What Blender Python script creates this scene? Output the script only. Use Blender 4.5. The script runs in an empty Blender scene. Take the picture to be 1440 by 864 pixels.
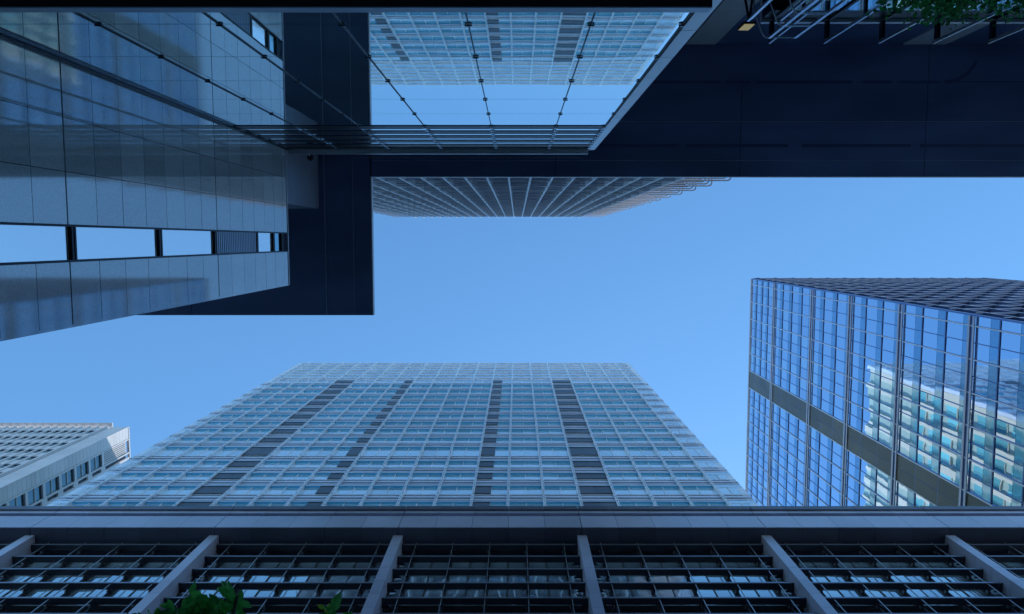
import bpy, math, random
from mathutils import Vector, Matrix
random.seed(7)
sc = bpy.context.scene
COL = sc.collection

# ------------------------------------------------------------------ camera, sky, sun, exposure
EYE = 1.6                                   # camera height above the pavement
cam = bpy.data.cameras.new('camera')
co = bpy.data.objects.new('camera', cam)
COL.objects.link(co)
cam.sensor_width = 36
cam.lens = 27.0
cam.shift_x = -7 / 1440
cam.clip_start = 0.05
cam.clip_end = 3000
co.location = (0, 0, EYE)
co.rotation_euler = (math.pi - math.atan(93 / 1080), 0, 0)
sc.camera = co

SUN_EL, SUN_AZ = 33.0, 20.0                 # azimuth from +Y towards +X
world = bpy.data.worlds.new('World')
sc.world = world
world.use_nodes = True
wn = world.node_tree
sky = wn.nodes.new('ShaderNodeTexSky')
sky.sky_type = 'NISHITA'
sky.sun_disc = False
sky.sun_elevation = math.radians(SUN_EL)
sky.sun_rotation = math.radians(SUN_AZ)
sky.air_density = 1.7
sky.dust_density = 1.2
sky.ozone_density = 10.0
bg = [n for n in wn.nodes if n.type == 'BACKGROUND'][0]
bg.inputs[1].default_value = 0.15
tint = wn.nodes.new('ShaderNodeMix')          # slight cyan grade of the whole sky
tint.data_type = 'RGBA'
tint.blend_type = 'MULTIPLY'
tint.inputs['Factor'].default_value = 1
tint.inputs['B'].default_value = (0.82, 1.0, 0.97, 1)
wn.links.new(sky.outputs[0], tint.inputs['A'])
wn.links.new(tint.outputs['Result'], bg.inputs[0])
sd = Vector((math.sin(math.radians(SUN_AZ)) * math.cos(math.radians(SUN_EL)),
             math.cos(math.radians(SUN_AZ)) * math.cos(math.radians(SUN_EL)),
             math.sin(math.radians(SUN_EL))))
sun = bpy.data.lights.new('sun', 'SUN')
sun.energy = 4.0
sun.angle = math.radians(0.5)
sun.color = (1.0, 0.93, 0.82)
so = bpy.data.objects.new('sun', sun)
so.rotation_euler = sd.to_track_quat('Z', 'Y').to_euler()
COL.objects.link(so)
sc.view_settings.view_transform = 'Standard'
sc.view_settings.look = 'None'
sc.view_settings.exposure = 0.9
sc.view_settings.gamma = 1.0
sc.cycles.max_bounces = 10
sc.cycles.glossy_bounces = 6
sc.cycles.diffuse_bounces = 4

# ------------------------------------------------------------------ materials
def mat(name, col, rough=0.5, metal=0.0, ior=1.5, var=0.0, vscale=1.0, vstretch=(1, 1, 1), bump=0.0, bscale=4.0,
        island=0.0, speck=0.0, emit=None, trans=0.0, roughvar=0.0):
    m = bpy.data.materials.new(name)
    m.use_nodes = True
    nt = m.node_tree
    b = nt.nodes['Principled BSDF']
    L = nt.links.new
    b.inputs['Base Color'].default_value = (*col, 1)
    b.inputs['Roughness'].default_value = rough
    b.inputs['Metallic'].default_value = metal
    b.inputs['IOR'].default_value = ior
    geo = nt.nodes.new('ShaderNodeNewGeometry')
    mp = nt.nodes.new('ShaderNodeMapping')
    mp.inputs['Scale'].default_value = vstretch
    L(geo.outputs['Position'], mp.inputs['Vector'])
    last = None
    def mul(prev, fac_socket, lo, hi):
        r = nt.nodes.new('ShaderNodeMapRange')
        r.inputs['To Min'].default_value = lo
        r.inputs['To Max'].default_value = hi
        L(fac_socket, r.inputs['Value'])
        x = nt.nodes.new('ShaderNodeMix')
        x.data_type = 'RGBA'
        x.blend_type = 'MULTIPLY'
        x.inputs['Factor'].default_value = 1
        if prev is None:
            x.inputs['A'].default_value = (*col, 1)
        else:
            L(prev, x.inputs['A'])
        L(r.outputs[0], x.inputs['B'])
        return x.outputs['Result']
    if var:
        n = nt.nodes.new('ShaderNodeTexNoise')
        n.inputs['Scale'].default_value = vscale
        n.inputs['Detail'].default_value = 5
        L(mp.outputs[0], n.inputs['Vector'])
        last = mul(last, n.outputs[0], 1 - var * 1.6, 1 + var * 1.6)
        if roughvar:
            r = nt.nodes.new('ShaderNodeMapRange')
            r.inputs['To Min'].default_value = max(0.01, rough - roughvar)
            r.inputs['To Max'].default_value = rough + roughvar
            L(n.outputs[0], r.inputs['Value'])
            L(r.outputs[0], b.inputs['Roughness'])
    if speck:
        n = nt.nodes.new('ShaderNodeTexNoise')
        n.inputs['Scale'].default_value = 38
        n.inputs['Detail'].default_value = 3
        n.inputs['Roughness'].default_value = 0.8
        L(geo.outputs['Position'], n.inputs['Vector'])
        last = mul(last, n.outputs[0], 1 - speck * 2, 1 + speck * 2)
    if island:
        last = mul(last, geo.outputs['Random Per Island'], 1 - island, 1 + island)
    if last is not None:
        L(last, b.inputs['Base Color'])
    if bump:
        n = nt.nodes.new('ShaderNodeTexNoise')
        n.inputs['Scale'].default_value = bscale
        n.inputs['Detail'].default_value = 1.5
        L(geo.outputs['Position'], n.inputs['Vector'])
        bp = nt.nodes.new('ShaderNodeBump')
        bp.inputs['Strength'].default_value = 1.0
        bp.inputs['Distance'].default_value = bump
        L(n.outputs[0], bp.inputs['Height'])
        L(bp.outputs[0], b.inputs['Normal'])
    if emit:
        b.inputs['Emission Color'].default_value = (*emit[0], 1)
        b.inputs['Emission Strength'].default_value = emit[1]
    if trans:
        out = nt.nodes['Material Output']
        t = nt.nodes.new('ShaderNodeBsdfTranslucent')
        if last is not None:
            L(last, t.inputs[0])
        else:
            t.inputs[0].default_value = (*col, 1)
        x = nt.nodes.new('ShaderNodeMixShader')
        x.inputs[0].default_value = trans
        L(b.outputs[0], x.inputs[1])
        L(t.outputs[0], x.inputs[2])
        L(x.outputs[0], out.inputs[0])
    return m

M = {}
# low-rise glass building
M['pane'] = mat('facade glass', (0.74, 0.93, 0.94), 0.012, 0.90, bump=0.0016, bscale=0.6)
M['pane_low'] = mat('dark teal glass', (0.22, 0.46, 0.54), 0.03, 0.9, bump=0.002, bscale=0.8)
M['granite'] = mat('polished granite', (0.50, 0.57, 0.60), 0.045, 0.0, 3.1, var=0.24, vscale=0.8, vstretch=(1, 1, 0.3), speck=0.24, island=0.15, bump=0.0005, bscale=1.3, roughvar=0.03)
M['joint'] = mat('dark joint', (0.012, 0.015, 0.022), 0.6)
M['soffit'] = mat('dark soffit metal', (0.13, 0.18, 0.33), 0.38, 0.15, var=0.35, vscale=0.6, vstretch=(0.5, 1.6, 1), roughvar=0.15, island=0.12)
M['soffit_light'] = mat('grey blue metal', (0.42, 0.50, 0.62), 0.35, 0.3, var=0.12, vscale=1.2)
M['trim'] = mat('pale metal trim', (0.75, 0.74, 0.78), 0.35, 0.3, var=0.1, vscale=2)
M['dark'] = mat('dark metal', (0.018, 0.022, 0.034), 0.4, 0.5, var=0.15, vscale=3)
M['black'] = mat('black recess', (0.008, 0.009, 0.014), 0.7)
M['steel'] = mat('brushed steel', (0.62, 0.66, 0.72), 0.25, 0.9, var=0.12, vscale=6)
M['strip'] = mat('pale stone strip', (0.72, 0.72, 0.76), 0.22, 0.0, 1.7, var=0.10, vscale=1.5, vstretch=(1, 1, 0.3), island=0.10)
M['pier'] = mat('grey concrete pier', (0.62, 0.63, 0.64), 0.5, 0.0, var=0.15, vscale=1.2, vstretch=(1, 1, 0.3), island=0.08, speck=0.1)
M['band_glass'] = mat('strip window glass', (0.97, 0.98, 0.97), 0.04, 0.80, bump=0.003, bscale=0.6)
M['lampglow'] = mat('lamp glow', (0.9, 0.85, 0.6), 0.5, emit=((1.0, 0.88, 0.42), 0.11))
# centre tower
M['t_glass'] = mat('tower glass', (0.90, 1.0, 1.0), 0.03, 0.76, bump=0.004, bscale=0.5, island=0.16)
M['t_crown'] = mat('crown glass', (0.80, 0.90, 0.98), 0.10, 0.85, var=0.18, vscale=0.9, island=0.10)
M['t_under'] = mat('teal soffit panel', (0.11, 0.56, 0.90), 0.2, 0.0, island=0.18)
M['t_span'] = mat('lavender spandrel metal', (0.64, 0.70, 0.80), 0.25, 0.3, var=0.12, vscale=0.4)
M['t_dark'] = mat('spandrel gap', (0.03, 0.04, 0.07), 0.3, 0.3)
M['t_mull'] = mat('pale mullion metal', (0.84, 0.90, 0.96), 0.3, 0.3, var=0.08, vscale=0.5)
M['t_panel'] = mat('charcoal panel', (0.055, 0.055, 0.062), 0.3, 0.1, var=0.2, vscale=0.4, island=0.3)
M['t_white'] = mat('cream side cladding', (0.66, 0.66, 0.57), 0.45, var=0.10, vscale=0.3)
M['t_turq'] = mat('turquoise side glass', (0.16, 0.48, 0.50), 0.08, 0.15, island=0.45)
M['t_side'] = mat('pale green side panel', (0.36, 0.48, 0.43), 0.4, var=0.15, vscale=0.3, island=0.2)
M['vent'] = mat('slot vent', (0.075, 0.10, 0.20), 0.5, 0.1)
# right tower
M['r_glass'] = mat('blue mirror glass', (0.66, 0.80, 1.0), 0.015, 1.0, bump=0.006, bscale=0.45, island=0.10)
M['r_span'] = mat('teal spandrel glass', (0.30, 0.52, 0.72), 0.06, 0.9, bump=0.02, bscale=0.4, island=0.12)
M['r_dark'] = mat('navy metal', (0.15, 0.23, 0.46), 0.3, 0.5)
M['r_fin'] = mat('pale fin metal', (0.78, 0.79, 0.84), 0.35, 0.3)
M['r_belt'] = mat('lavender belt metal', (0.56, 0.56, 0.66), 0.35, 0.3, var=0.1, vscale=0.3)
M['r_brown'] = mat('grey brown panel', (0.12, 0.115, 0.10), 0.4, 0.1, var=0.12, vscale=0.3, island=0.15)
M['r_navy'] = mat('navy fin metal', (0.07, 0.10, 0.20), 0.35, 0.4)
# podium
M['p_stone'] = mat('lavender stone', (0.62, 0.60, 0.76), 0.25, 0.0, 1.9, var=0.12, vscale=0.6, island=0.10, speck=0.12)
M['p_dark'] = mat('dark stone', (0.15, 0.145, 0.19), 0.4, 0.0, var=0.2, vscale=0.6, island=0.12)
M['p_slat'] = mat('dark slat metal', (0.055, 0.053, 0.072), 0.5, 0.2, var=0.2, vscale=0.8)
M['p_edge_lit'] = mat('sky-lit slat edge', (0.36, 0.38, 0.46), 0.35, 0.5)  # paler than the slats: paints sky light on their front edges
M['p_rod'] = mat('thin steel rod', (0.55, 0.55, 0.58), 0.3, 0.7)
M['p_glass'] = mat('podium glass', (0.80, 0.94, 1.0), 0.02, 0.70, bump=0.008, bscale=0.9, island=0.35)
M['p_frame'] = mat('window frame bronze', (0.16, 0.14, 0.13), 0.4, 0.4)
M['blind'] = mat('pale blind', (0.55, 0.60, 0.62), 0.6, island=0.2)
# white building
M['w_wall'] = mat('white tile wall', (0.62, 0.61, 0.64), 0.5, var=0.08, vscale=0.25, island=0.05)
M['w_dark'] = mat('shadow gap', (0.05, 0.06, 0.09), 0.5)
M['w_glass'] = mat('green grey glass', (0.10, 0.20, 0.24), 0.05, 0.5, bump=0.01, bscale=0.5, island=0.4)
# rear tower
M['u_fin'] = mat('white fin', (0.90, 0.91, 0.94), 0.4, 0.1, var=0.06, vscale=0.3)
M['u_ledge'] = mat('ledge louvre metal', (0.62, 0.63, 0.70), 0.35, 0.2, var=0.15, vscale=0.3)
M['u_wall'] = mat('slab edge', (0.40, 0.42, 0.50), 0.4, var=0.2, vscale=0.3)
M['u_glass'] = mat('dark office glass', (0.30, 0.42, 0.55), 0.05, 0.9, island=0.6)
# plants and ground
M['leaf'] = mat('green leaf', (0.11, 0.48, 0.09), 0.35, island=0.55, trans=0.45)
M['leaf_new'] = mat('young leaf', (0.55, 0.70, 0.05), 0.4, island=0.3, trans=0.4)
M['creeper'] = mat('creeper leaf', (0.08, 0.40, 0.10), 0.35, island=0.6, trans=0.4)
M['bark'] = mat('bark', (0.06, 0.045, 0.03), 0.8, var=0.3, vscale=8)
M['paving'] = mat('paving', (0.50, 0.49, 0.47), 0.7, var=0.15, vscale=1.0)
M['asphalt'] = mat('asphalt', (0.05, 0.05, 0.052), 0.8, var=0.2, vscale=2)
M['kerb'] = mat('kerb stone', (0.34, 0.33, 0.32), 0.7, var=0.15, vscale=2)
M['paint'] = mat('road paint', (0.75, 0.75, 0.73), 0.6)
M['wet'] = mat('camera plastic', (0.55, 0.58, 0.62), 0.3)

# ------------------------------------------------------------------ mesh builder (coordinates relative to the camera point, scaled by s)
class MB:
    def __init__(self, s=1.0):
        self.s = s; self.v = []; self.f = []; self.m = []
    def quad(self, pts, m=0):
        n = len(self.v)
        self.v += [tuple(p) for p in pts]
        self.f.append(tuple(range(n, n + len(pts)))); self.m.append(m)
        return self
    def box(self, x0, x1, y0, y1, z0, z1, m=0):
        if x0 > x1: x0, x1 = x1, x0
        if y0 > y1: y0, y1 = y1, y0
        if z0 > z1: z0, z1 = z1, z0
        n = len(self.v)
        self.v += [(x0, y0, z0), (x1, y0, z0), (x1, y1, z0), (x0, y1, z0), (x0, y0, z1), (x1, y0, z1), (x1, y1, z1), (x0, y1, z1)]
        for q in ((0, 3, 2, 1), (4, 5, 6, 7), (0, 1, 5, 4), (1, 2, 6, 5), (2, 3, 7, 6), (3, 0, 4, 7)):
            self.f.append(tuple(n + i for i in q)); self.m.append(m)
        return self
    def prism(self, poly, z0, z1, m=0):
        n = len(self.v); k = len(poly)
        self.v += [(x, y, z0) for x, y in poly] + [(x, y, z1) for x, y in poly]
        self.f.append(tuple(n + i for i in reversed(range(k)))); self.m.append(m)
        self.f.append(tuple(n + k + i for i in range(k))); self.m.append(m)
        for i in range(k):
            j = (i + 1) % k
            self.f.append((n + i, n + j, n + k + j, n + k + i)); self.m.append(m)
        return self
    def tube(self, pts, r, m=0, seg=8, r1=None):
        pts = [Vector(p) for p in pts]
        n0 = len(self.v); k = len(pts)
        prev = None
        for i, p in enumerate(pts):
            d = (pts[min(i + 1, k - 1)] - pts[max(i - 1, 0)]).normalized()
            if prev is None:
                a = d.orthogonal().normalized()
            else:
                a = (prev - d * prev.dot(d)).normalized()
            prev = a
            b = d.cross(a)
            rr = r if r1 is None else r + (r1 - r) * i / (k - 1)
            for j in range(seg):
                t = 2 * math.pi * j / seg
                self.v.append(tuple(p + a * math.cos(t) * rr + b * math.sin(t) * rr))
        for i in range(k - 1):
            for j in range(seg):
                j2 = (j + 1) % seg
                self.f.append((n0 + i * seg + j, n0 + i * seg + j2, n0 + (i + 1) * seg + j2, n0 + (i + 1) * seg + j)); self.m.append(m)
        self.f.append(tuple(n0 + j for j in reversed(range(seg)))); self.m.append(m)
        self.f.append(tuple(n0 + (k - 1) * seg + j for j in range(seg))); self.m.append(m)
        return self
    def leaf(self, c, d, n, ln, wd, m=0):
        d = d.normalized(); s = d.cross(n).normalized(); n = s.cross(d).normalized()
        P = [c, c + d * ln * .3 + s * wd * .5 + n * wd * .16, c + d * ln * .65 + s * wd * .42 + n * wd * .12, c + d * ln - n * ln * .12,
             c + d * ln * .65 - s * wd * .42 + n * wd * .12, c + d * ln * .3 - s * wd * .5 + n * wd * .16, c + d * ln * .45]
        i = len(self.v)
        self.v += [tuple(p) for p in P]
        for t in ((0, 1, 6), (1, 2, 6), (2, 3, 6), (3, 4, 6), (4, 5, 6), (5, 0, 6)):
            self.f.append(tuple(i + q for q in t)); self.m.append(m)
        return self
    def build(self, name, mats, parent=None, smooth=False):
        if not isinstance(mats, (list, tuple)): mats = [mats]
        me = bpy.data.meshes.new(name)
        off = Vector((0, 0, EYE))
        if parent is not None:
            r = parent
            while r.parent is not None: r = r.parent
            off = off - r['_base_vec'] if False else off - BASE[r.name]
        s = self.s
        me.from_pydata([(x * s + off.x, y * s + off.y, z * s + off.z) for x, y, z in self.v], [], self.f)
        for m in mats: me.materials.append(M[m])
        me.polygons.foreach_set('material_index', self.m)
        if smooth: me.polygons.foreach_set('use_smooth', [True] * len(self.f))
        me.update()
        o = bpy.data.objects.new(name, me)
        COL.objects.link(o)
        if parent is not None: o.parent = parent
        else: BASE[o.name] = Vector((0, 0, 0))
        return o
BASE = {}
def tag(o, label, cat, group=None):
    o['label'] = label; o['category'] = cat
    if group: o['group'] = group
    return o
def thing(name, label, cat, loc):
    o = bpy.data.objects.new(name, None)
    o.empty_display_size = 0.5
    COL.objects.link(o)
    o.location = loc
    BASE[o.name] = Vector(loc)
    return tag(o, label, cat)
def structure(name, mb, m):
    o = mb.build(name, m); o['kind'] = 'structure'; return o
GZ = -EYE                                     # ground in camera-relative metres

def windows(items, mats, parent, name='window', limit=100):
    """items: list of (size_score, MB). the largest become parts, the rest one stuff part"""
    items = sorted(items, key=lambda t: -t[0])
    for sc_, mb in items[:limit]:
        mb.build(name, mats, parent)
    rest = items[limit:]
    if rest:
        big = MB(rest[0][1].s)
        for sc_, mb in rest:
            n = len(big.v)
            big.v += mb.v; big.f += [tuple(n + i for i in f) for f in mb.f]; big.m += mb.m
        o = big.build(name, mats, parent); o['kind'] = 'stuff'

def tilt():
    return random.uniform(-0.004, 0.004)

# ------------------------------------------------------------------ ground
structure('pavement', MB().box(-700, 700, -700, 700, GZ - 0.3, GZ), 'paving')
structure('road', MB().quad([(-700, 3.2, GZ + .004), (700, 3.2, GZ + .004), (700, 8.8, GZ + .004), (-700, 8.8, GZ + .004)]), 'asphalt')
structure('kerb', MB().box(-700, 700, 3.0, 3.2, GZ, GZ + .13).box(-700, 700, 8.8, 9.0, GZ, GZ + .13), 'kerb')
mk = MB()
for i in range(-30, 30):
    mk.quad([(i * 6, 5.93, GZ + .008), (i * 6 + 3, 5.93, GZ + .008), (i * 6 + 3, 6.07, GZ + .008), (i * 6, 6.07, GZ + .008)])
structure('road_marking', mk, 'paint')

# ------------------------------------------------------------------ LOW GLASS BUILDING (top and left of the picture), authored at 1/S
S = 1.235
GN = GZ / S
low = thing('low_rise_building', 'low dark building with mirror glass front, polished granite wing and broad black eave overhead', 'building', (0, -2.6 * S, 0))
def N(): return MB(S)
GX = [-5.0, -3.88, -2.755, -1.62, -0.45, 0.685, 1.545]
ROWS = [5.6, 7.31, 8.575, 9.84, 11.1, 12.35, 13.6, 14.9, 16.2, 17.04]
# panes
for i in range(len(GX) - 1):
    for j in range(len(ROWS) - 1):
        g = .006
        a, b, c, d = (tilt() * .12 for _ in range(4))
        x0, x1, z0, z1 = GX[i] + g, GX[i + 1] - g, ROWS[j] + g, ROWS[j + 1] - g
        mb = N().box(x0, x1, -2.03, -2.0, z0, z1)
        mb.build('glass_pane', 'pane', low)
N().box(-5, 1.545, -5.18, -2.04, GN, 17.04).build('glazing_backing', 'joint', low)
# ground-floor storefront below the canopy
sf = N()
for i in range(len(GX) - 1):
    sf.box(GX[i] + .02, GX[i + 1] - .02, -2.03, -2.0, GN + .1, 4.8, 0)
sf.build('storefront_glass', 'pane_low', low)
for i in range(1, len(GX)):
    x = GX[i] if i < len(GX) - 1 else 1.53
    r = N().tube([(x, -1.991, 5.1), (x, -1.991, 13.55)], .006, seg=6)
    r.box(x - .007, x + .007, -2.0, -1.997, 5.1, 13.55)
    mu = r.build('mullion', 'dark', low)
    for j in range(1, 6):
        z = ROWS[j]
        N().tube([(x - .032, -1.990, z), (x - .018, -1.988, z), (x + .018, -1.988, z), (x + .032, -1.990, z)], .0085, 0, 8).box(x - .016, x + .016, -1.980, -1.977, z - .009, z + .004, 1)\
           .build('glass_fitting', ['dark', 'steel'], mu)
    # bright brackets that carry the louvres
    br = N().box(x - .016, x - .004, -1.985, -1.975, 13.6, 17.0, 0).box(x + .012, x + .022, -1.985, -1.977, 13.6, 17.0, 0)
    for j in range(12):
        z = 13.7 + j * .29
        br.box(x - .035, x + .035, -1.974, -1.966, z, z + .05, 0)
    br.build('louvre_bracket', 'steel', low)
for z in (13.58, 14.22, 14.86, 15.50, 16.14, 16.70):
    N().box(-4.99, 1.56, -2.01, -1.990, z, z + (.38 if z < 16.6 else .30), 0).build('louvre_slat', 'dark', low)
N().box(-5, 1.56, -2.03, -1.9, 17.045, 17.16).build('head_trim', 'trim', low)
# corner post between glass and granite
N().box(-4.985, -4.955, -1.995, -1.955, GN, 16.9, 0).box(-4.995, -4.93, -1.995, -1.99, GN, 16.9, 1).build('corner_post', ['dark', 'soffit_light'], low)
# canopy across the bottom of the glass
N().box(-4.98, 1.235, -2.02, -1.475, 5.0, 5.09, 0).box(-4.98, 1.235, -1.475, -1.468, 5.0, 5.10, 1).build('entrance_canopy', ['black', 'soffit_light'], low)
# pale stone strip that closes the glass on the right, with its return wall
st = N()
zz = 16.98
while zz > GN:
    st.box(1.547, 1.69, -5.18, -1.975, max(zz - 1.06, GN), zz - .012, 0)
    zz -= 1.06
st.build('stone_strip', 'strip', low)
# ---- granite wing
WX = -5.0
gr = None
hz = [8.6 - .61 * 16 + .61 * i for i in range(30)]
hz = [z for z in hz if z > GN] + [16.8]
def stone_col(y0, y1):
    for a, b in zip([GN] + hz[:-1], hz):
        n = round((b - 8.6) / .61); n0 = round((a - 8.6) / .61)
        ga = .013 if n0 % 7 == 0 else .0045
        gb = .013 if n % 7 == 0 else .0045
        gr.box(WX - .06, WX + random.uniform(-.0008, .0008), y0 + .0035, y1 - .0035, a + ga, b - gb, 0)
gr = N(); stone_col(-2.0, -1.36); stone_col(-1.36, -.765); stone_col(-.765, -.18); gr.build('granite_cladding', 'granite', low)
gr = N(); stone_col(.235, .95); gr.build('granite_cladding', 'granite', low)
N().box(-16, WX - .065, -8, .93, GN, 16.8).build('wing_core', 'joint', low)
N().box(-16, WX + .0, .935, .97, GN, 16.85).build('end_cladding', 'granite', low)
N().box(WX - .02, WX + .012, -2.0, .96, 16.805, 16.845).build('coping_trim', 'trim', low)
# strip window in the wing
fr = N()
fr.box(WX - .05, WX + .012, -.18, -.158, GN, 16.8).box(WX - .05, WX + .012, .213, .235, GN, 16.8)
fr.build('strip_window_frame', 'dark', low)
zs = [GN + 1.2, 2.4, 4.35, 6.3, 8.70, 10.82, 12.80, 14.85, 15.86, 16.42]
for k in range(len(zs) - 1):
    a, b = zs[k] + .06, zs[k + 1] - .06
    if k == 6:
        lv = N()
        z = a
        while z < b - .04:
            lv.box(WX - .05, WX - .005, -.155, .21, z, z + .05); z += .085
        lv.build('vent_louvre', 'soffit_light', low)
    else:
        N().box(WX - .04, WX - .03, -.157, .212, a, b).build('window', 'band_glass' if k != 8 else 'pane_low', low)
for z in zs[1:]:
    dv = N()
    dv.box(WX - .05, WX + .006, -.157, .212, z - .045, z - .012).box(WX - .05, WX + .006, -.157, .212, z + .012, z + .045)
    dv.box(WX - .055, WX - .045, -.157, .212, z - .03, z + .03).build('window_divider', 'dark', low)
# ---- eave: thin black roof plate, L-shaped, pale edge trim
EZ = 20.8
K = EZ / 17.8
ev = N()
ys = [-8, -6.2, -4.9]
# underside built of long metal panels
def panels(x0, x1, y0, y1, nx, ny):
    x0, x1, y0, y1 = x0 * K, x1 * K, y0 * K, y1 * K
    for i in range(nx):
        for j in range(ny):
            g = .008
            ev.box(x0 + (x1 - x0) * i / nx + g, x0 + (x1 - x0) * (i + 1) / nx - g, y0 + (y1 - y0) * j / ny + g, y0 + (y1 - y0) * (j + 1) / ny - g, EZ, EZ + .02, 0)
panels(-3.34, 22, -2.70, -1.475, 6, 1)
panels(-3.34, 22, -3.60, -2.70, 6, 1)
panels(-3.34, 22, -4.90, -3.60, 4, 1)
panels(-16, -3.36, -4.9, 1.705, 3, 1)
def E(x0, x1, y0, y1, z0, z1, m=0, mb=None):      # box in the eave plane
    return (mb or N()).box(x0 * K, x1 * K, y0 * K, y1 * K, EZ + z0, EZ + z1, m)
E(-16, 22, -8, -1.48, .021, .10, 1, ev); E(-16, -3.36, -1.48, 1.70, .021, .10, 1, ev)
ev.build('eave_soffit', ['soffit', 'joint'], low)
E(-3.335, 22, -1.475, -1.455, -.01, .16).build('eave_edge', 'trim', low)
E(-3.36, -3.335, -1.475, 1.725, -.01, .19).build('eave_edge', 'trim', low)
E(-16, -3.36, 1.705, 1.725, -.005, .13).build('eave_edge', 'soffit', low)
for q in ((-4.43, -4.415, -2.05, 1.70), (-3.78, -3.768, -1.90, 1.70), (-3.768, 1.5, -1.90, -1.892), (-3.7, 22, -2.712, -2.70), (-3.3, 22, -1.835, -1.826)):
    E(*q, -.015, -.001).build('soffit_bead', 'soffit_light', low)
for y, segs in ((-3.59, [(1.75, 4.6), (4.75, 5.3), (5.45, 7.6), (7.85, 8.5), (8.7, 9.6)]), (-2.17, [(1.75, 3.7), (3.85, 6.2), (6.5, 9.0), (9.2, 12.5)])):
    v = N()
    for a, b in segs:
        E(a, b, y - .035, y + .035, -.006, -.002, 0, v)
        E(b + .02, b + .10, y - .03, y + .03, -.012, -.003, 1, v)
    if y < -3:
        for q in range(6):
            t0, t1 = q / 6 * 1.2, (q + 1) / 6 * 1.2
            v.quad([((9.7 + math.sin(t) * rr) * K, (-3.59 - 0.75 + math.cos(t) * rr) * K, EZ - .006) for t, rr in ((t0, .71), (t1, .71), (t1, .79), (t0, .79))], 0)
    v.build('linear_vent', ['vent', 'soffit'], low)
# grey blue block standing on the wing roof and carrying the eave
N().box(-10, -5.32, -5.1, -.86, 16.85, EZ - .003).build('roof_block', 'soffit_light', low)
# ---- recessed right part under the eave
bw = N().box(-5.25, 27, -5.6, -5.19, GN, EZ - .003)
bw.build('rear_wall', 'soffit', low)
for a, b in ((4.46, 5.22), (10.16, 10.64), (10.655, 11.28)):
    p = N(); z = EZ - .06
    while z > GN:
        p.box(a, b, -5.3, -5.15, max(z - 1.5, GN), z - .006); z -= 1.5
    p.build('concrete_pier', 'pier', low)
lg = N()
xx = 4.47
while xx < 21:
    lg.box(xx + .02, xx + .95, -3.9, -3.87, GN, 13.33); xx += .97
lg.build('lower_glazing', 'pane_low', low)
N().box(4.3, 22, -5.14, -3.88, 13.35, 13.86, 0).build('lower_spandrel', 'dark', low)
N().box(4.3, 22, -4.38, -3.83, 13.87, 13.98).build('lower_roof_beam', 'trim', low)
xx = 4.47
while xx < 21:
    p = N().box(xx - .016, xx + .016, -3.53, -3.48, GN, 13.95, 0).box(xx - .03, xx + .03, -3.835, -3.53, 13.80, 13.90, 1)
    for z in (12.3, 10.4, 8.4, 6.4):
        p.box(xx - .02, xx + .02, -3.87, -3.53, z, z + .06, 1)
    p.box(xx + .0, xx + .05, -3.875, -3.84, GN, 13.8, 1)
    p.build('trellis_post', ['steel', 'dark'], low)
    xx += .97
wl = tag(N().box(5.42, 5.66, -5.188, -5.13, 18.8, 19.3, 0).box(5.39, 5.69, -5.188, -5.145, 18.76, 19.34, 1).build('wall_lamp', ['lampglow', 'dark']),
         'small glowing yellow lamp on the dark rear wall beside the grey pier', 'lamp')
# parts of the body that carry the eave
N().box(-16, 25, -9, -6.0, EZ + .13, EZ + 1.0).build('roof_upstand', 'soffit', low)

# caged steel ladder
lad = thing('caged_ladder', 'bent steel tube ladder with safety cage under the black eave', 'ladder', (4.3 * S, -3.3 * S, 0))
for x in (4.11, 4.525):
    N().box(x - .022, x + .022, -3.325, -3.285, 7.0, 12.84).build('rail', 'steel', lad)
z = 12.82
while z > 7:
    N().tube([(4.11, -3.3, z), (4.525, -3.3, z)], .013, seg=8).build('rung', 'steel', lad); z -= .655
for z in (12.82, 12.12, 11.45, 10.7, 9.9):
    pts = [(4.60, -3.36, z), (4.585, -3.315, z), (4.55, -3.30, z), (4.06, -3.30, z), (4.02, -3.32, z), (3.985, -3.37, z), (3.86, -3.70, z), (3.84, -3.80, z), (3.80, -4.40, z)]
    N().tube(pts, .013, seg=8).build('cage_hoop', 'steel', lad, smooth=True)
for x, y in ((3.745, -3.56), (3.80, -3.60), (4.28, -3.57)):
    N().box(x - .018, x + .018, y - .018, y + .018, 7.0, 12.8).build('cage_bar', 'steel', lad)
N().tube([(3.745, -3.56, 12.75), (3.60, -4.4, 12.85)], .02, seg=6).tube([(3.745, -3.56, 12.7), (3.86, -4.4, 12.85)], .02, seg=6).build('brace', 'dark', lad)

# security camera hanging from the eave
cc = thing('security_camera', 'small grey dome security camera on a thin stalk above the glass corner', 'camera', (-4.72 * S, -1.9 * S, EYE + 17.2 * S))
CX, CY, CZ_ = -4.72 * 17.3 / 17.8, -1.9 * 17.3 / 17.8, 17.3
N().tube([(CX, -2.0, CZ_ - .30), (CX, CY - .02, CZ_ - .08), (CX, CY, CZ_ + .02)], .012, seg=8).build('stalk', 'steel', cc)
d = N()
prof = [(.0, .05), (.055, .05), (.075, .03), (.078, 0), (.06, -.045), (.03, -.065), (0, -.07)]
for i in range(len(prof) - 1):
    for j in range(14):
        a0, a1 = 2 * math.pi * j / 14, 2 * math.pi * (j + 1) / 14
        (r0, h0), (r1, h1) = prof[i], prof[i + 1]
        d.quad([(CX + r * math.cos(a), CY + r * math.sin(a), CZ_ - .02 + h) for r, h, a in ((r0, h0, a0), (r0, h0, a1), (r1, h1, a1), (r1, h1, a0))], 0 if i < 3 else 1)
d.build('dome', ['wet', 'black'], cc, smooth=True)

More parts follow.
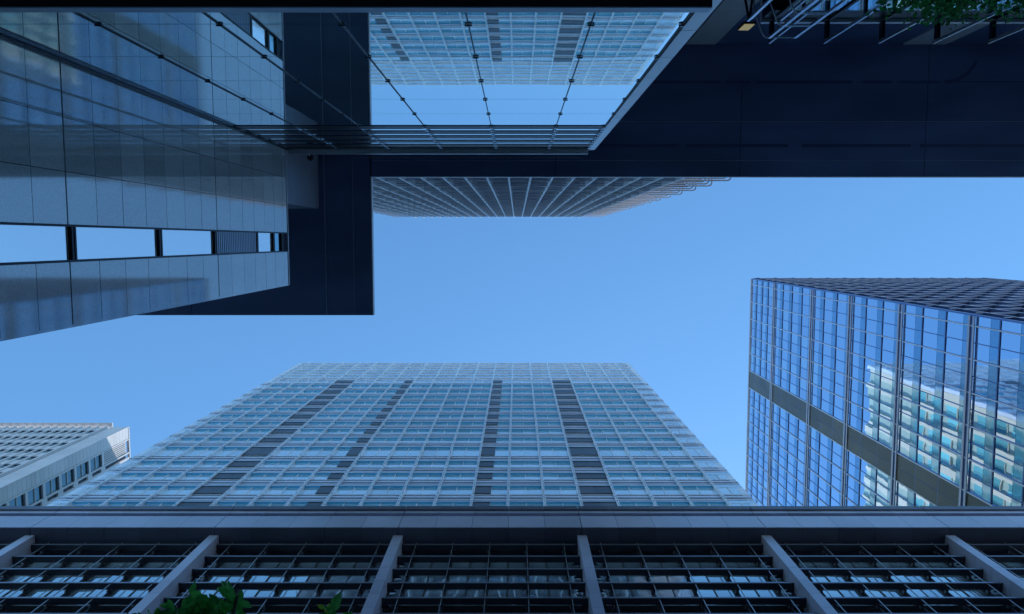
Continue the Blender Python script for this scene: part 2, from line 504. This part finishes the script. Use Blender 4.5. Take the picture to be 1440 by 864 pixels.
# ------------------------------------------------------------------ REAR TOWER (fins, ring ledges) above the low building
UZ, UY = 112.0, -3.39
U = thing('finned_tower', 'office tower with radiating white fins and rounded ring ledges rising behind the eave', 'building', (-2, -16, 0))
ux0, ux1, uyb = -15.4, 9.3, -30.0
MB().box(ux0, ux1, uyb, -4.5, 30, UZ - .6).build('tower_core', 'u_wall', U)
MB().box(ux0, ux1, uyb, -12, GZ, 30).build('tower_base', 'u_wall', U)
zl = [43.9 + 4.27 * i for i in range(-3, 16)]
wins = []
for iz, z in enumerate(zl):
    lb = MB()
    for k in range(4):                       # concentric rounded rings
        o = .20 * k
        xa, xb, yf = -17.5 + o, 12.1 - o, UY - .02 - .13 * k
        hh = .10
        # front bar, end bars, rounded corner
        R = .22
        path = [(xa, -9.0), (xa, yf - R)] + [(xa + R - R * math.cos(t), yf - R + R * math.sin(t)) for t in (.4, .8, 1.2)] + [(xa + R, yf), (xb - R, yf)] + \
               [(xb - R + R * math.sin(t), yf - R + R * math.cos(t)) for t in (.4, .8, 1.2)] + [(xb, yf - R), (xb, -9.0)]
        lb.tube([(x, y, z) for x, y in path], .05, seg=5)
    lb.box(-16.7, 11.3, -8.5, UY - .50, z + .06, z + .10)
    lb.build('ring_ledge', 'u_ledge', U)
    MB().box(ux0 - .5, ux1 + .6, -4.5, -3.9, z + .05, z + .35, 0).box(ux0 - .3, ux1 + .4, -4.48, -4.3, z + .36, z + 1.25, 1).build('floor_edge', ['u_ledge', 'u_wall'], U)
    for i in range(20):
        x = -14.6 + 1.18 * i
        if x + 1.1 > ux1: continue
        y = -4.46
        wins.append((1 / z, MB().box(x + .08, x + 1.10, y - .02, y, z + 1.3, z + 3.95)))
windows(wins, 'u_glass', U)
for i in range(21):
    x = -14.6 + 1.18 * i
    MB().box(x - .05, x + .05, -4.45, UY + .02, 30, UZ - .4).build('fin', 'u_fin', U)
# side corner frames beyond the last fins
MB().box(ux1 + .05, ux1 + .3, -9, -4.5, 30, UZ - .5).box(ux0 - .3, ux0 - .05, -9, -4.5, 30, UZ - .5).build('corner_frame', 'u_wall', U)
MB().box(ux0 - .3, ux1 + .4, uyb, UY - .15, UZ - .45, UZ - .1).build('roof_slab', 'u_ledge', U)

# ------------------------------------------------------------------ CENTRE TOWER
TZ, TY = 127.7, 20.47
tx0, tx1 = -36.5, 18.77
T = thing('glass_office_tower', 'pale blue glass tower with charcoal panel columns, tapering up in the middle', 'building', (-9, 38, 0))
MB().box(tx0 + .25, tx1 - .25, TY + .5, 55, GZ, TZ - 1.2).build('tower_core', 't_dark', T)
MB().box(-63.4, -25, 56, 72, GZ, 135.6).box(-25.01, 15.01, 55.01, 72, GZ, 110).box(15, 38.4, 56, 72, GZ, 98).build('sun_blocker', 't_white', T)  # unseen blocks added to shade the street and the white end wall
sills = [109.4, 105.5, 101.65, 98.2, 94.45, 90.85, 87.2, 83.85, 80.2, 76.6, 71.75, 68.06, 64.5, 60.6, 57.0, 53.3, 49.6, 45.9, 42.2, 38.5, 34.8]
mx = [-.7 + 2.84 * n for n in range(-12, 7)]
edges = [tx0 + .12] + mx + [tx1 - .12]
wins = []
def darkbay(x0, x1):
    c = (x0 + x1) / 2
    if abs(c + 24.84) < .6: return (0, 1)
    if abs(c - 6.4) < .6: return (0, 1)
    if abs(c + 16.32) < .6: return (1,)
    if abs(c + 2.12) < .6: return (0,)
    return ()
for fi, z in enumerate(sills):
    nxt = sills[fi - 1] if fi else 113.3
    head = nxt - 2.1                                  # window from z to head; spandrel above it
    sp = MB()
    zt = z - .01; zb = z - 2.1
    sp.box(tx0, tx1, TY + .05, TY + .3, zb, zt, 1)
    sp.box(mx[0], mx[-1], TY - .17, TY + .05, zb, zb + .10, 2)           # projecting head ledge
    sp.box(mx[0], mx[-1], TY - .19, TY - .17, zb - .02, zb + .16, 0)
    for c0, c1 in ((tx0, mx[0]), (mx[-1], tx1)): sp.box(c0, c1, TY - .01, TY + .05, zb, zb + .68, 4)
    sp.box(tx0, tx1, TY - .03, TY + .05, zb + .75, zb + 1.05, 0)
    sp.box(tx0, tx1, TY - .10, TY + .05, zb + 1.18, zb + 1.30, 0)
    sp.box(tx0, tx1, TY - .02, TY + .05, zb + 1.42, zb + 1.80, 0)
    sp.box(tx0, tx1, TY - .06, TY + .05, zt - .12, zt, 3)
    sp.build('spandrel', ['t_span', 't_dark', 't_under', 't_mull', 't_glass'], T)
    for q in range(len(edges) - 1):
        x0, x1 = edges[q], edges[q + 1]
        y = TY + .01
        xm = (x0 + x1) / 2
        db = darkbay(x0, x1)
        mb = MB()
        for h, (a, b) in enumerate(((x0 + .05, xm - .02), (xm + .02, x1 - .05))):
            if h in db:
                mb.box(a - .03, b + .03, TY - .13, TY - .08, z + .02, head - .03, 2)
            else:
                t1, t2 = tilt() * 2, tilt() * 2
                mb.quad([(a, y + t1, z), (b, y - t1, z), (b, y - t1 + t2, head), (a, y + t1 + t2, head)], 0)
        mb.box(xm - .02, xm + .02, TY - .09, y + .02, z, head - .01, 1)
        wins.append((z ** -2 * (1 + .001 * abs(xm)), mb))
windows(wins, ['t_glass', 't_mull', 't_panel'], T)
for x in mx:
    m_ = MB().box(x - .05, x + .05, TY - .20, TY + .30, 30, TZ - .1, 0)
    m_.box(x - .11, x - .07, TY - .28, TY - .22, 30, TZ - .1, 0).box(x + .07, x + .11, TY - .28, TY - .22, 30, TZ - .1, 0)
    for z in sills:
        for dz in (-1.9, -.95, 0, .9): m_.box(x - .10, x + .10, TY - .26, TY - .19, z + dz - .06, z + dz + .06, 0)
    m_.build('mullion', 't_mull', T)
# crown screen
cr = [113.65, 116.1, 118.6, 120.7, 123.2, 125.3, 127.7]
cb = MB()
for a, b in zip(cr[:-1], cr[1:]):
    for q in range(len(edges) - 1):
        x0, x1 = edges[q], edges[q + 1]
        xm = (x0 + x1) / 2
        cb.quad([(x0 + .03, TY + .06, a + .1), (xm - .02, TY + .06, a + .1), (xm - .02, TY + .06, b - .1), (x0 + .03, TY + .06, b - .1)], 0)
        cb.quad([(xm + .02, TY + .06, a + .1), (x1 - .03, TY + .06, a + .1), (x1 - .03, TY + .06, b - .1), (xm + .02, TY + .06, b - .1)], 0)
    cb.box(tx0, tx1, TY - .05, TY + .2, a - .12, a + .12, 1)
cb.box(tx0, tx1, TY - .05, TY + .2, TZ - .2, TZ, 1)
cb.box(tx0, tx1, TY + .1, TY + .2, 112, TZ - .2, 2)
cb.build('crown_screen', ['t_crown', 't_mull', 't_span'], T)
# sides: white piers and turquoise glass (seen in reflections)
for sx, xs in ((1, tx1 - .25), (-1, tx0 + .25)):
    MB().box(xs - sx * .02, xs + sx * .03, TY + .56, 54.5, GZ, TZ - .9).build('side_wall', 't_side', T)
    y = TY + .6; k = 0
    while y < 53:
        w = .5 if k % 4 else 1.0
        MB().box(xs + sx * .03, xs + sx * .25, y, y + w, GZ, TZ - .8).build('side_pier', 't_white', T)
        sg = MB()
        for z in sills:
            c = y + w + .08
            sg.box(xs + sx * .03, xs + sx * .06, c, c + .80, z + .1, z + 2.4, 0).box(xs + sx * .03, xs + sx * .06, c + .86, c + 1.55, z + .1, z + 2.4, 0)
            sg.box(xs + sx * .03, xs + sx * .12, y + w, y + w + 1.7, z - .16, z - .04, 1)
        sg.build('side_glazing', ['t_turq', 't_white'], T)
        y += w + 1.7; k += 1
    MB().box(xs - sx * .3, xs + sx * .27, TY + .0, TY + .55, GZ, TZ).build('corner_post', 't_mull', T)

# ------------------------------------------------------------------ RIGHT TOWER
RX, RZ = 38.73, 126.7
R_ = thing('blue_glass_tower', 'tall blue mirror-glass tower at the right with a grey brown vertical panel stripe', 'building', (55, 34, 0))
MB().box(RX + .3, 78, 6.5, 62, GZ, RZ - 1).build('tower_core', 'r_dark', R_)
fz = [126.7, 123.8, 121.0, 118.2, 115.3, 111.6, 107.9, 104.1, 100.4, 96.6, 92.7, 88.8, 84.9, 81.0, 77.1, 73.0, 69.0, 65.0, 61.2, 57.4, 53.6, 49.8, 46.0]
belts = [115.3, 100.4, 88.8, 77.1, 65.0, 53.6]
ym = [7.19 + 2.86 * i for i in range(20)]
FY = 6.25
wins = []
for a, b in zip(fz[1:], fz[:-1]):
    h = b - a
    zs_ = a + h * .34
    yy = [FY + .08] + ym
    for i in range(len(yy) - 1):
        y0, y1 = yy[i], yy[i + 1]
        if abs(y0 - 21.49) < .3: continue
        mb = MB()
        for c0, c1 in (((y0 + .04, (y0 + y1) / 2 - .04), ((y0 + y1) / 2 + .04, y1 - .04)) if i else ((y0, y1 - .04),)):
            t1, t2 = tilt() * 2.0, tilt() * 2.0
            mb.quad([(RX + .05 + t1, c1, zs_), (RX + .05 - t1, c0, zs_), (RX + .05 - t1 + t2, c0, b - .1), (RX + .05 + t1 + t2, c1, b - .1)], 0)
            mb.quad([(RX + .04, c1, a + .08), (RX + .04, c0, a + .08), (RX + .04, c0, zs_ - .05), (RX + .04, c1, zs_ - .05)], 1)
        wins.append((b ** -2 * math.exp(-(y0 / b) * .3) * (1 if y0 / b < .36 else .2), mb))
windows(wins, ['r_glass', 'r_span'], R_)
# panel stripe
pb = MB()
for a, b in zip(fz[1:], fz[:-1]):
    for c0, c1 in ((21.53, 22.9), (22.96, 24.31)):
        pb.box(RX - .03, RX + .1, c0, c1, a + .06, b - .06)
pb.build('panel_stripe', 'r_brown', R_)
for i, y in enumerate(ym):
    MB().box(RX - .10, RX - .03, y - .045, y + .045, 40, RZ - .4, 0).box(RX - .03, RX + .3, y - .07, y + .07, 40, RZ - .4, 1).build('mullion', ['r_fin', 'r_dark'], R_)
    if i < len(ym) - 1:
        MB().box(RX - .0, RX + .3, y + 1.43 - .035, y + 1.43 + .035, 40, RZ - .4).build('mullion', 'r_dark', R_)
for z in fz:
    if z in belts:
        MB().box(RX - .15, RX - .07, FY + .1, 62, z - .55, z - .30, 0).box(RX - .15, RX - .07, FY + .1, 62, z + .10, z + .40, 0).box(RX - .05, RX + .1, FY + .1, 62, z - .2, z + .2, 1).build('belt_course', ['r_belt', 'r_dark'], R_)
    else:
        MB().box(RX - .02, RX + .1, FY + .1, 62, z - .065, z + .065, 0).build('floor_line', 'r_dark', R_)
MB().box(RX - .12, RX + .3, FY - .02, 62, RZ - .2, RZ + .15).build('roof_edge', 'r_belt', R_)
# street-side face with deep fins
MB().box(RX, RX + .35, FY - .05, FY + .1, 40, RZ).build('corner_post', 'r_dark', R_)
wins = []
x = RX + 1.0
k = 0
while x < 77:
    MB().box(x - .06, x + .06, FY - .20, FY + .1, 40, RZ + .1, 0).box(x - .07, x + .07, FY - .22, FY - .2, 40, RZ + .1, 1).build('fin', ['r_navy', 'r_belt'], R_)
    for a, b in zip(fz[1:], fz[:-1]):
        if a > 55: wins.append((b ** -2 / (x * .05), MB().quad([(x + .08, FY + .12, a + .8), (x + 2.78, FY + .12, a + .8), (x + 2.78, FY + .12, b - .15), (x + .08, FY + .12, b - .15)])))
    x += 2.86; k += 1
windows(wins, 'r_glass', R_, limit=60)
for z in fz:
    MB().box(RX + .35, 77.5, FY - .12, FY + .2, z - .1, z + .12, 0).box(RX + .35, 77.5, FY - .15, FY - .12, z - .14, z + .16, 1).box(RX + .35, 77.5, FY, FY + .2, z + .12, z + .8, 2).build('sun_ledge', ['r_navy', 'r_belt', 'r_navy'], R_)

# ------------------------------------------------------------------ PODIUM (bottom of the picture)
P = thing('stone_podium_building', 'low stone building with dark horizontal sunshade slats between square pilasters', 'building', (0, 14, 0))
px0, px1 = -31, 29
MB().box(px0, px1, 11.55, 20.2, GZ, 28.9).build('podium_core', 'p_dark', P)
ps = 6.65
cols = [2.35 + ps * n for n in range(-5, 5)]
fa = MB(); ub = MB(); sf_ = MB()
n = 0
x = cols[0] - 1.0
pw = ps / 5
x = cols[0]
while x < px1 - 1.4:
    g = .014 if n % 5 == 0 else .006
    g2 = .014 if n % 5 == 4 else .006
    fa.box(x + g, x + pw - g2, 10.33, 11.5, 27.02, 28.15)
    ub.box(x + g, x + pw - g2, 10.33, 11.5, 28.46, 28.71)
    ub.box(x + g, x + pw - g2, 10.27, 11.5, 28.72, 29.08, 1)
    sf_.box(x + g, x + pw - g2, 10.345, 11.5, 26.98, 27.015)
    x += pw; n += 1
fa.build('fascia', 'p_stone', P); ub.build('coping', ['p_stone', 'p_dark'], P); sf_.build('soffit', 'p_dark', P)
MB().box(px0, px1, 10.62, 11.5, 27.01, 28.98).build('cornice_core', 'black', P)
slz = [26.7 - 1.03 * i for i in range(9)]
for ci, c in enumerate(cols):
    cb_ = MB(); z = 26.96
    while z > GZ:
        cb_.box(c - .17, c + .17, 10.6, 11.5, max(z - .92, GZ), z - .012); z -= .92
    cb_.build('pilaster', 'p_stone', P)
    if ci == len(cols) - 1: break
    x0, x1 = c + .17, c + ps - .17
    rods = [c + .665 + 1.33 * k for k in range(5)]
    for k, z in enumerate(slz):
        sl = MB().box(x0 - .02, x1 + .02, 10.862, 11.07, z, z + .05, 0).box(x0 + .06, x1 - .06, 10.845, 10.863, z - .015, z + .06, 1)
        for xe, s_ in ((x0, 1), (x1, -1)):
            sl.prism([(xe, 11.06), (xe + s_ * .16, 11.06), (xe + s_ * .30, 11.17), (xe, 11.17)] if s_ > 0 else [(xe, 11.17), (xe - .30, 11.17), (xe - .16, 11.06), (xe, 11.06)], z + .005, z + .045, 0)
        sl.build('sunshade_slat', ['p_slat', 'p_edge_lit'], P)
    for xr in rods:
        bp = MB().box(xr - .022, xr + .022, 11.08, 11.175, 17.5, 26.97, 0)
        for z in slz:
            bp.box(xr - .045, xr + .045, 11.03, 11.17, z - .10, z - .003, 0).box(xr - .07, xr - .044, 11.06, 11.14, z - .14, z - .05, 1)
        bp.build('bracket_post', ['p_slat', 'p_rod'], P)
        MB().box(xr - .011, xr + .011, 10.875, 10.905, 17.5, 26.97).build('rod', 'p_rod', P)
    xs = [x0] + rods + [x1]
    for z0, z1 in ((22.75, 26.55), (18.1, 22.2)):
        for a, b in zip(xs[:-1], xs[1:]):
            if b - a < .3: continue
            mb = MB()
            wd = (b - a)
            t1, t2 = tilt() * 3, tilt() * 3
            if wd > 1:
                cuts = [(a + .055, a + wd * .48), (a + wd * .52, b - .055)]
            else:
                cuts = [(a + .06, b - .06)]
            for u, v in cuts:
                t1, t2 = tilt() * 3, tilt() * 3
                mb.quad([(u, 11.21 + t1, z0), (v, 11.21 - t1, z0), (v, 11.21 - t1 + t2, z1 - .45), (u, 11.21 + t1 + t2, z1 - .45)], 0)
            mb.quad([(a + .05, 11.212, z1 - .40), (b - .05, 11.212, z1 - .40), (b - .05, 11.212, z1 - .02), (a + .05, 11.212, z1 - .02)], 0)
            mb.box(a, a + .05, 11.18, 11.5, z0, z1, 1).box(b - .05, b, 11.18, 11.5, z0, z1, 1)
            mb.box(a + .056, b - .056, 11.185, 11.5, z1 - .45, z1 - .41, 1).box(a + .056, b - .056, 11.185, 11.5, z0, z0 + .05, 1)
            if wd > 1: mb.box(a + wd * .48 + .004, a + wd * .52 - .004, 11.19, 11.5, z0 + .052, z1 - .46, 1)
            mb.build('window', ['p_glass', 'p_frame'], P)
MB().box(px0, px1, 11.38, 11.6, 16.0, 17.5).box(px0, px1, 11.38, 11.6, 22.22, 22.73).build('spandrel', 'p_dark', P)
# lower storeys
lw = MB()
for c in cols[:-1]:
    for z0, z1 in ((9.5, 15.2), (1.0, 8.0)):
        lw.box(c + .6, c + ps - .6, 11.42, 11.54, z0, z1)
lw.build('lower_glazing', 'p_glass', P)

# ------------------------------------------------------------------ WHITE BUILDING, far left
WZ, WY, WXR = 125.0, 30.3, -64.29
W = thing('white_office_building', 'white tiled office block at far left with ribbed front and its end wall partly sunlit', 'building', (-78, 42, 0))
MB().box(-140, -67.3, WY + .35, 70, GZ, WZ - .5).build('block_core', 'w_wall', W)
# plain corner band and end wall
eb = MB()
z = WZ - .1; 
MB().box(-67.2, WXR - .3, WY + .42, WY + 1.2, GZ, WZ - 1.0).build('corner_core', 'w_wall', W)
z = WZ - .15
while z > 40:
    eb.box(-67.1, -65.9, WY + .4 - .02, WY + .45, z - 1.84, z - .02).box(-65.88, WXR - .01, WY + .4 - .02, WY + .45, z - 1.84, z - .02)
    z -= 1.85
eb.build('corner_cladding', 'w_wall', W)
# ribs on the front
x = -67.6
while x > -132:
    MB().box(x - .15, x + .15, WY + .10, WY + .4, 40, WZ).build('rib', 'w_wall', W); x -= 1.36
wins = []
fl = [WZ - 1.2 - 3.72 * i for i in range(20)]
fb = MB()
for i, z in enumerate(fl):
    MB().box(-133, -67.4, WY + .25, WY + .36, z - 2.0, z, 0).build('spandrel', 'w_wall', W)
    x = -67.6
    while x > -131:
        if i > 0 or True:
            mb = MB().box(x - 1.20, x - .16, WY + .30, WY + .34, z - 3.72 + .03, z - 2.03, 0).box(x - 1.20, x - .16, WY + .20, WY + .29, z - 2.42, z - 2.01, 1)
            wins.append((1 / (z * abs(x)), mb))
        x -= 1.36
windows(wins, ['w_glass', 'w_dark'], W, limit=60)
MB().box(-133, -67.0, WY - .27, WY + .8, WZ, WZ + .25).build('parapet', 'w_wall', W)
# end wall facing +X: plain panel band, window column, louvre grille at the top
ew = MB()
y0 = WY + .4
z = WZ - .2
MB().box(-67.2, WXR - .34, y0 + .1, 62, GZ, WZ - .8).build('end_core', 'w_dark', W)
while z > 40:
    ew.box(WXR - .33, WXR, y0, y0 + 1.86, z - .93, z - .015); z -= .945
ew.box(WXR - .33, WXR + .04, y0 - .06, y0 + .0, 40, WZ).box(WXR - .33, WXR + .05, y0 - .05, 60, WZ - .2, WZ + .1)
ew.build('end_cladding', 'w_wall', W)
ef = MB()
ef.box(WXR - .33, WXR + .02, y0 + 1.9, y0 + 2.15, 40, WZ - .21).box(WXR - .33, WXR + .02, y0 + 4.15, y0 + 4.4, 40, WZ - .21).box(WXR - .33, WXR + .0, y0 + 5.0, 60, 40, WZ - .21)
zt = 116.8
k = 0
wins = []
while zt > 45:
    ef.box(WXR - .33, WXR + .02, y0 + 2.16, y0 + 4.14, zt - .28, zt + .28)
    ef.box(WXR - .33, WXR - .02, y0 + 4.41, y0 + 5.0, zt - .6, zt + .6)
    wins.append((zt, MB().box(WXR - .30, WXR - .22, y0 + 2.16, y0 + 4.14, zt - 3.35, zt - .6, 0).box(WXR - .32, WXR - .06, y0 + 2.2, y0 + 4.1, zt - .58, zt - .30, 1)  # dark bar at the head paints the recessed window's top shadow
                 .box(WXR - .33, WXR - .1, y0 + 2.16, y0 + 4.14, zt - 1.9, zt - 1.8, 2)))
    zt -= 3.72
ef.build('end_frame', 'w_wall', W)
windows(wins, ['w_glass', 'w_dark', 'w_wall'], W)
lv = MB()
for i in range(6):
    y = y0 + 2.3 + i * .31
    lv.box(WXR - .30, WXR - .05, y, y + .17, 117.1, 124.0)
lv.build('louvre_grille', 'w_wall', W)

# ------------------------------------------------------------------ PLANTS
def rnd_dir(up=.2):
    while True:
        v = Vector((random.uniform(-1, 1), random.uniform(-1, 1), random.uniform(-1, 1)))
        if .1 < v.length < 1:
            v = v.normalized(); v.z += up; return v.normalized()
tr = thing('young_tree', 'young broad-leaved green tree reaching into the bottom edge below the slatted building', 'tree', (-1.15, 2.15, 0))
tk = MB().tube([(-1.15, 2.15, GZ), (-1.12, 2.13, .2), (-1.18, 2.05, 1.4), (-1.2, 1.95, 2.5)], .045, seg=9, r1=.02)
limbs = [[(-1.2, 1.95, 2.4), (-1.33, 1.75, 2.85), (-1.32, 1.55, 3.16)], [(-1.3, 1.8, 2.2), (-1.47, 1.72, 2.7), (-1.52, 1.62, 3.06)], [(-1.18, 2.05, 1.4), (-1.3, 1.8, 2.2), (-1.35, 1.55, 2.85)], [(-1.16, 2.08, 1.2), (-.95, 1.85, 2.1), (-.78, 1.56, 2.85)], [(-1.2, 1.95, 2.3), (-1.15, 1.7, 2.8), (-1.17, 1.48, 3.1)],
         [(-1.18, 2.05, 1.5), (-1.5, 2.0, 2.3), (-1.65, 1.75, 2.75)], [(-1.18, 2.05, 1.6), (-1.1, 2.3, 2.4), (-1.0, 2.4, 2.9)]]
for l in limbs: tk.tube(l, .018, seg=6, r1=.006)
tk.build('trunk', 'bark', tr, smooth=True)
cw = MB()
def spray(cx, cy, cz, rx, ry, rz, n, ln):
    for _ in range(n):
        while True:
            u = Vector((random.uniform(-1, 1), random.uniform(-1, 1), random.uniform(-1, 1)))
            if u.length < 1: break
        c = Vector((cx + u.x * rx, cy + u.y * ry, cz + u.z * rz))
        L = ln * random.uniform(.7, 1.2)
        cw.leaf(c, rnd_dir(.1), Vector((random.uniform(-.5, .5), random.uniform(-.5, .5), 1)), L, L * .56)
FO = .045
spray(-1.47, 1.62 + FO, 3.0, .24, .15, .14, 230, .064)
spray(-1.30, 1.50 + FO, 3.12, .15, .08, .10, 90, .064)
spray(-1.12, 1.66 + FO, 3.0, .2, .1, .12, 90, .064)
spray(-1.70, 1.68 + FO, 2.9, .20, .12, .12, 80, .064)
spray(-.74, 1.545, 2.98, .10, .06, .07, 26, .075)
spray(-1.33, 1.575, 3.05, .26, .07, .08, 130, .058)
spray(-1.56, 1.60, 2.98, .16, .06, .07, 60, .06)
spray(-1.2, 2.1, 2.8, .6, .35, .35, 300, .08)
cw.build('crown', 'leaf', tr)
yl = MB()
for _ in range(9):
    c = Vector((-.775 + random.uniform(-.03, .03), 1.525 + random.uniform(-.015, .01), 3.06 + random.uniform(-.02, .02)))
    yl.leaf(c, rnd_dir(.5), Vector((random.uniform(-.6, .6), random.uniform(-.6, .6), 1)), .035, .02)
yl.build('young_shoot', 'leaf_new', tr)

cp = thing('climbing_plant', 'leafy green creeper hanging over the steel trellis posts at the top right', 'climbing plant', (8 * S, -3.4 * S, 0))
st_ = N()
for i in range(14):
    x = 5.3 + i * .42 + random.uniform(-.15, .15)
    st_.tube([(x, -3.45, GN), (x + random.uniform(-.1, .1), -3.43, 4), (x + random.uniform(-.2, .2), -3.46, 8), (x + random.uniform(-.2, .2), -3.42, 11.3)], .015, seg=5, r1=.006)
st_.build('stem', 'bark', cp)
lf = N()
for i in range(4200):
    x = random.uniform(5.2, 11.2)
    top = 11.62 + .28 * math.sin(x * 2.3) + .22 * math.sin(x * 5.1 + 1) + (.25 if x > 7.3 else -.08)
    z = top - abs(random.gauss(0, .7)) - random.random() * .3
    if random.random() < .05: z = top + random.random() * .35
    y = -3.42 + random.gauss(0, .10) + max(0, (top - z)) * .06
    L = random.uniform(.05, .10)
    lf.leaf(Vector((x, y, z)), rnd_dir(-.2), Vector((random.uniform(-.7, .7), random.uniform(-.7, .7), 1)), L, L * .6)
lf.build('foliage', 'creeper', cp)
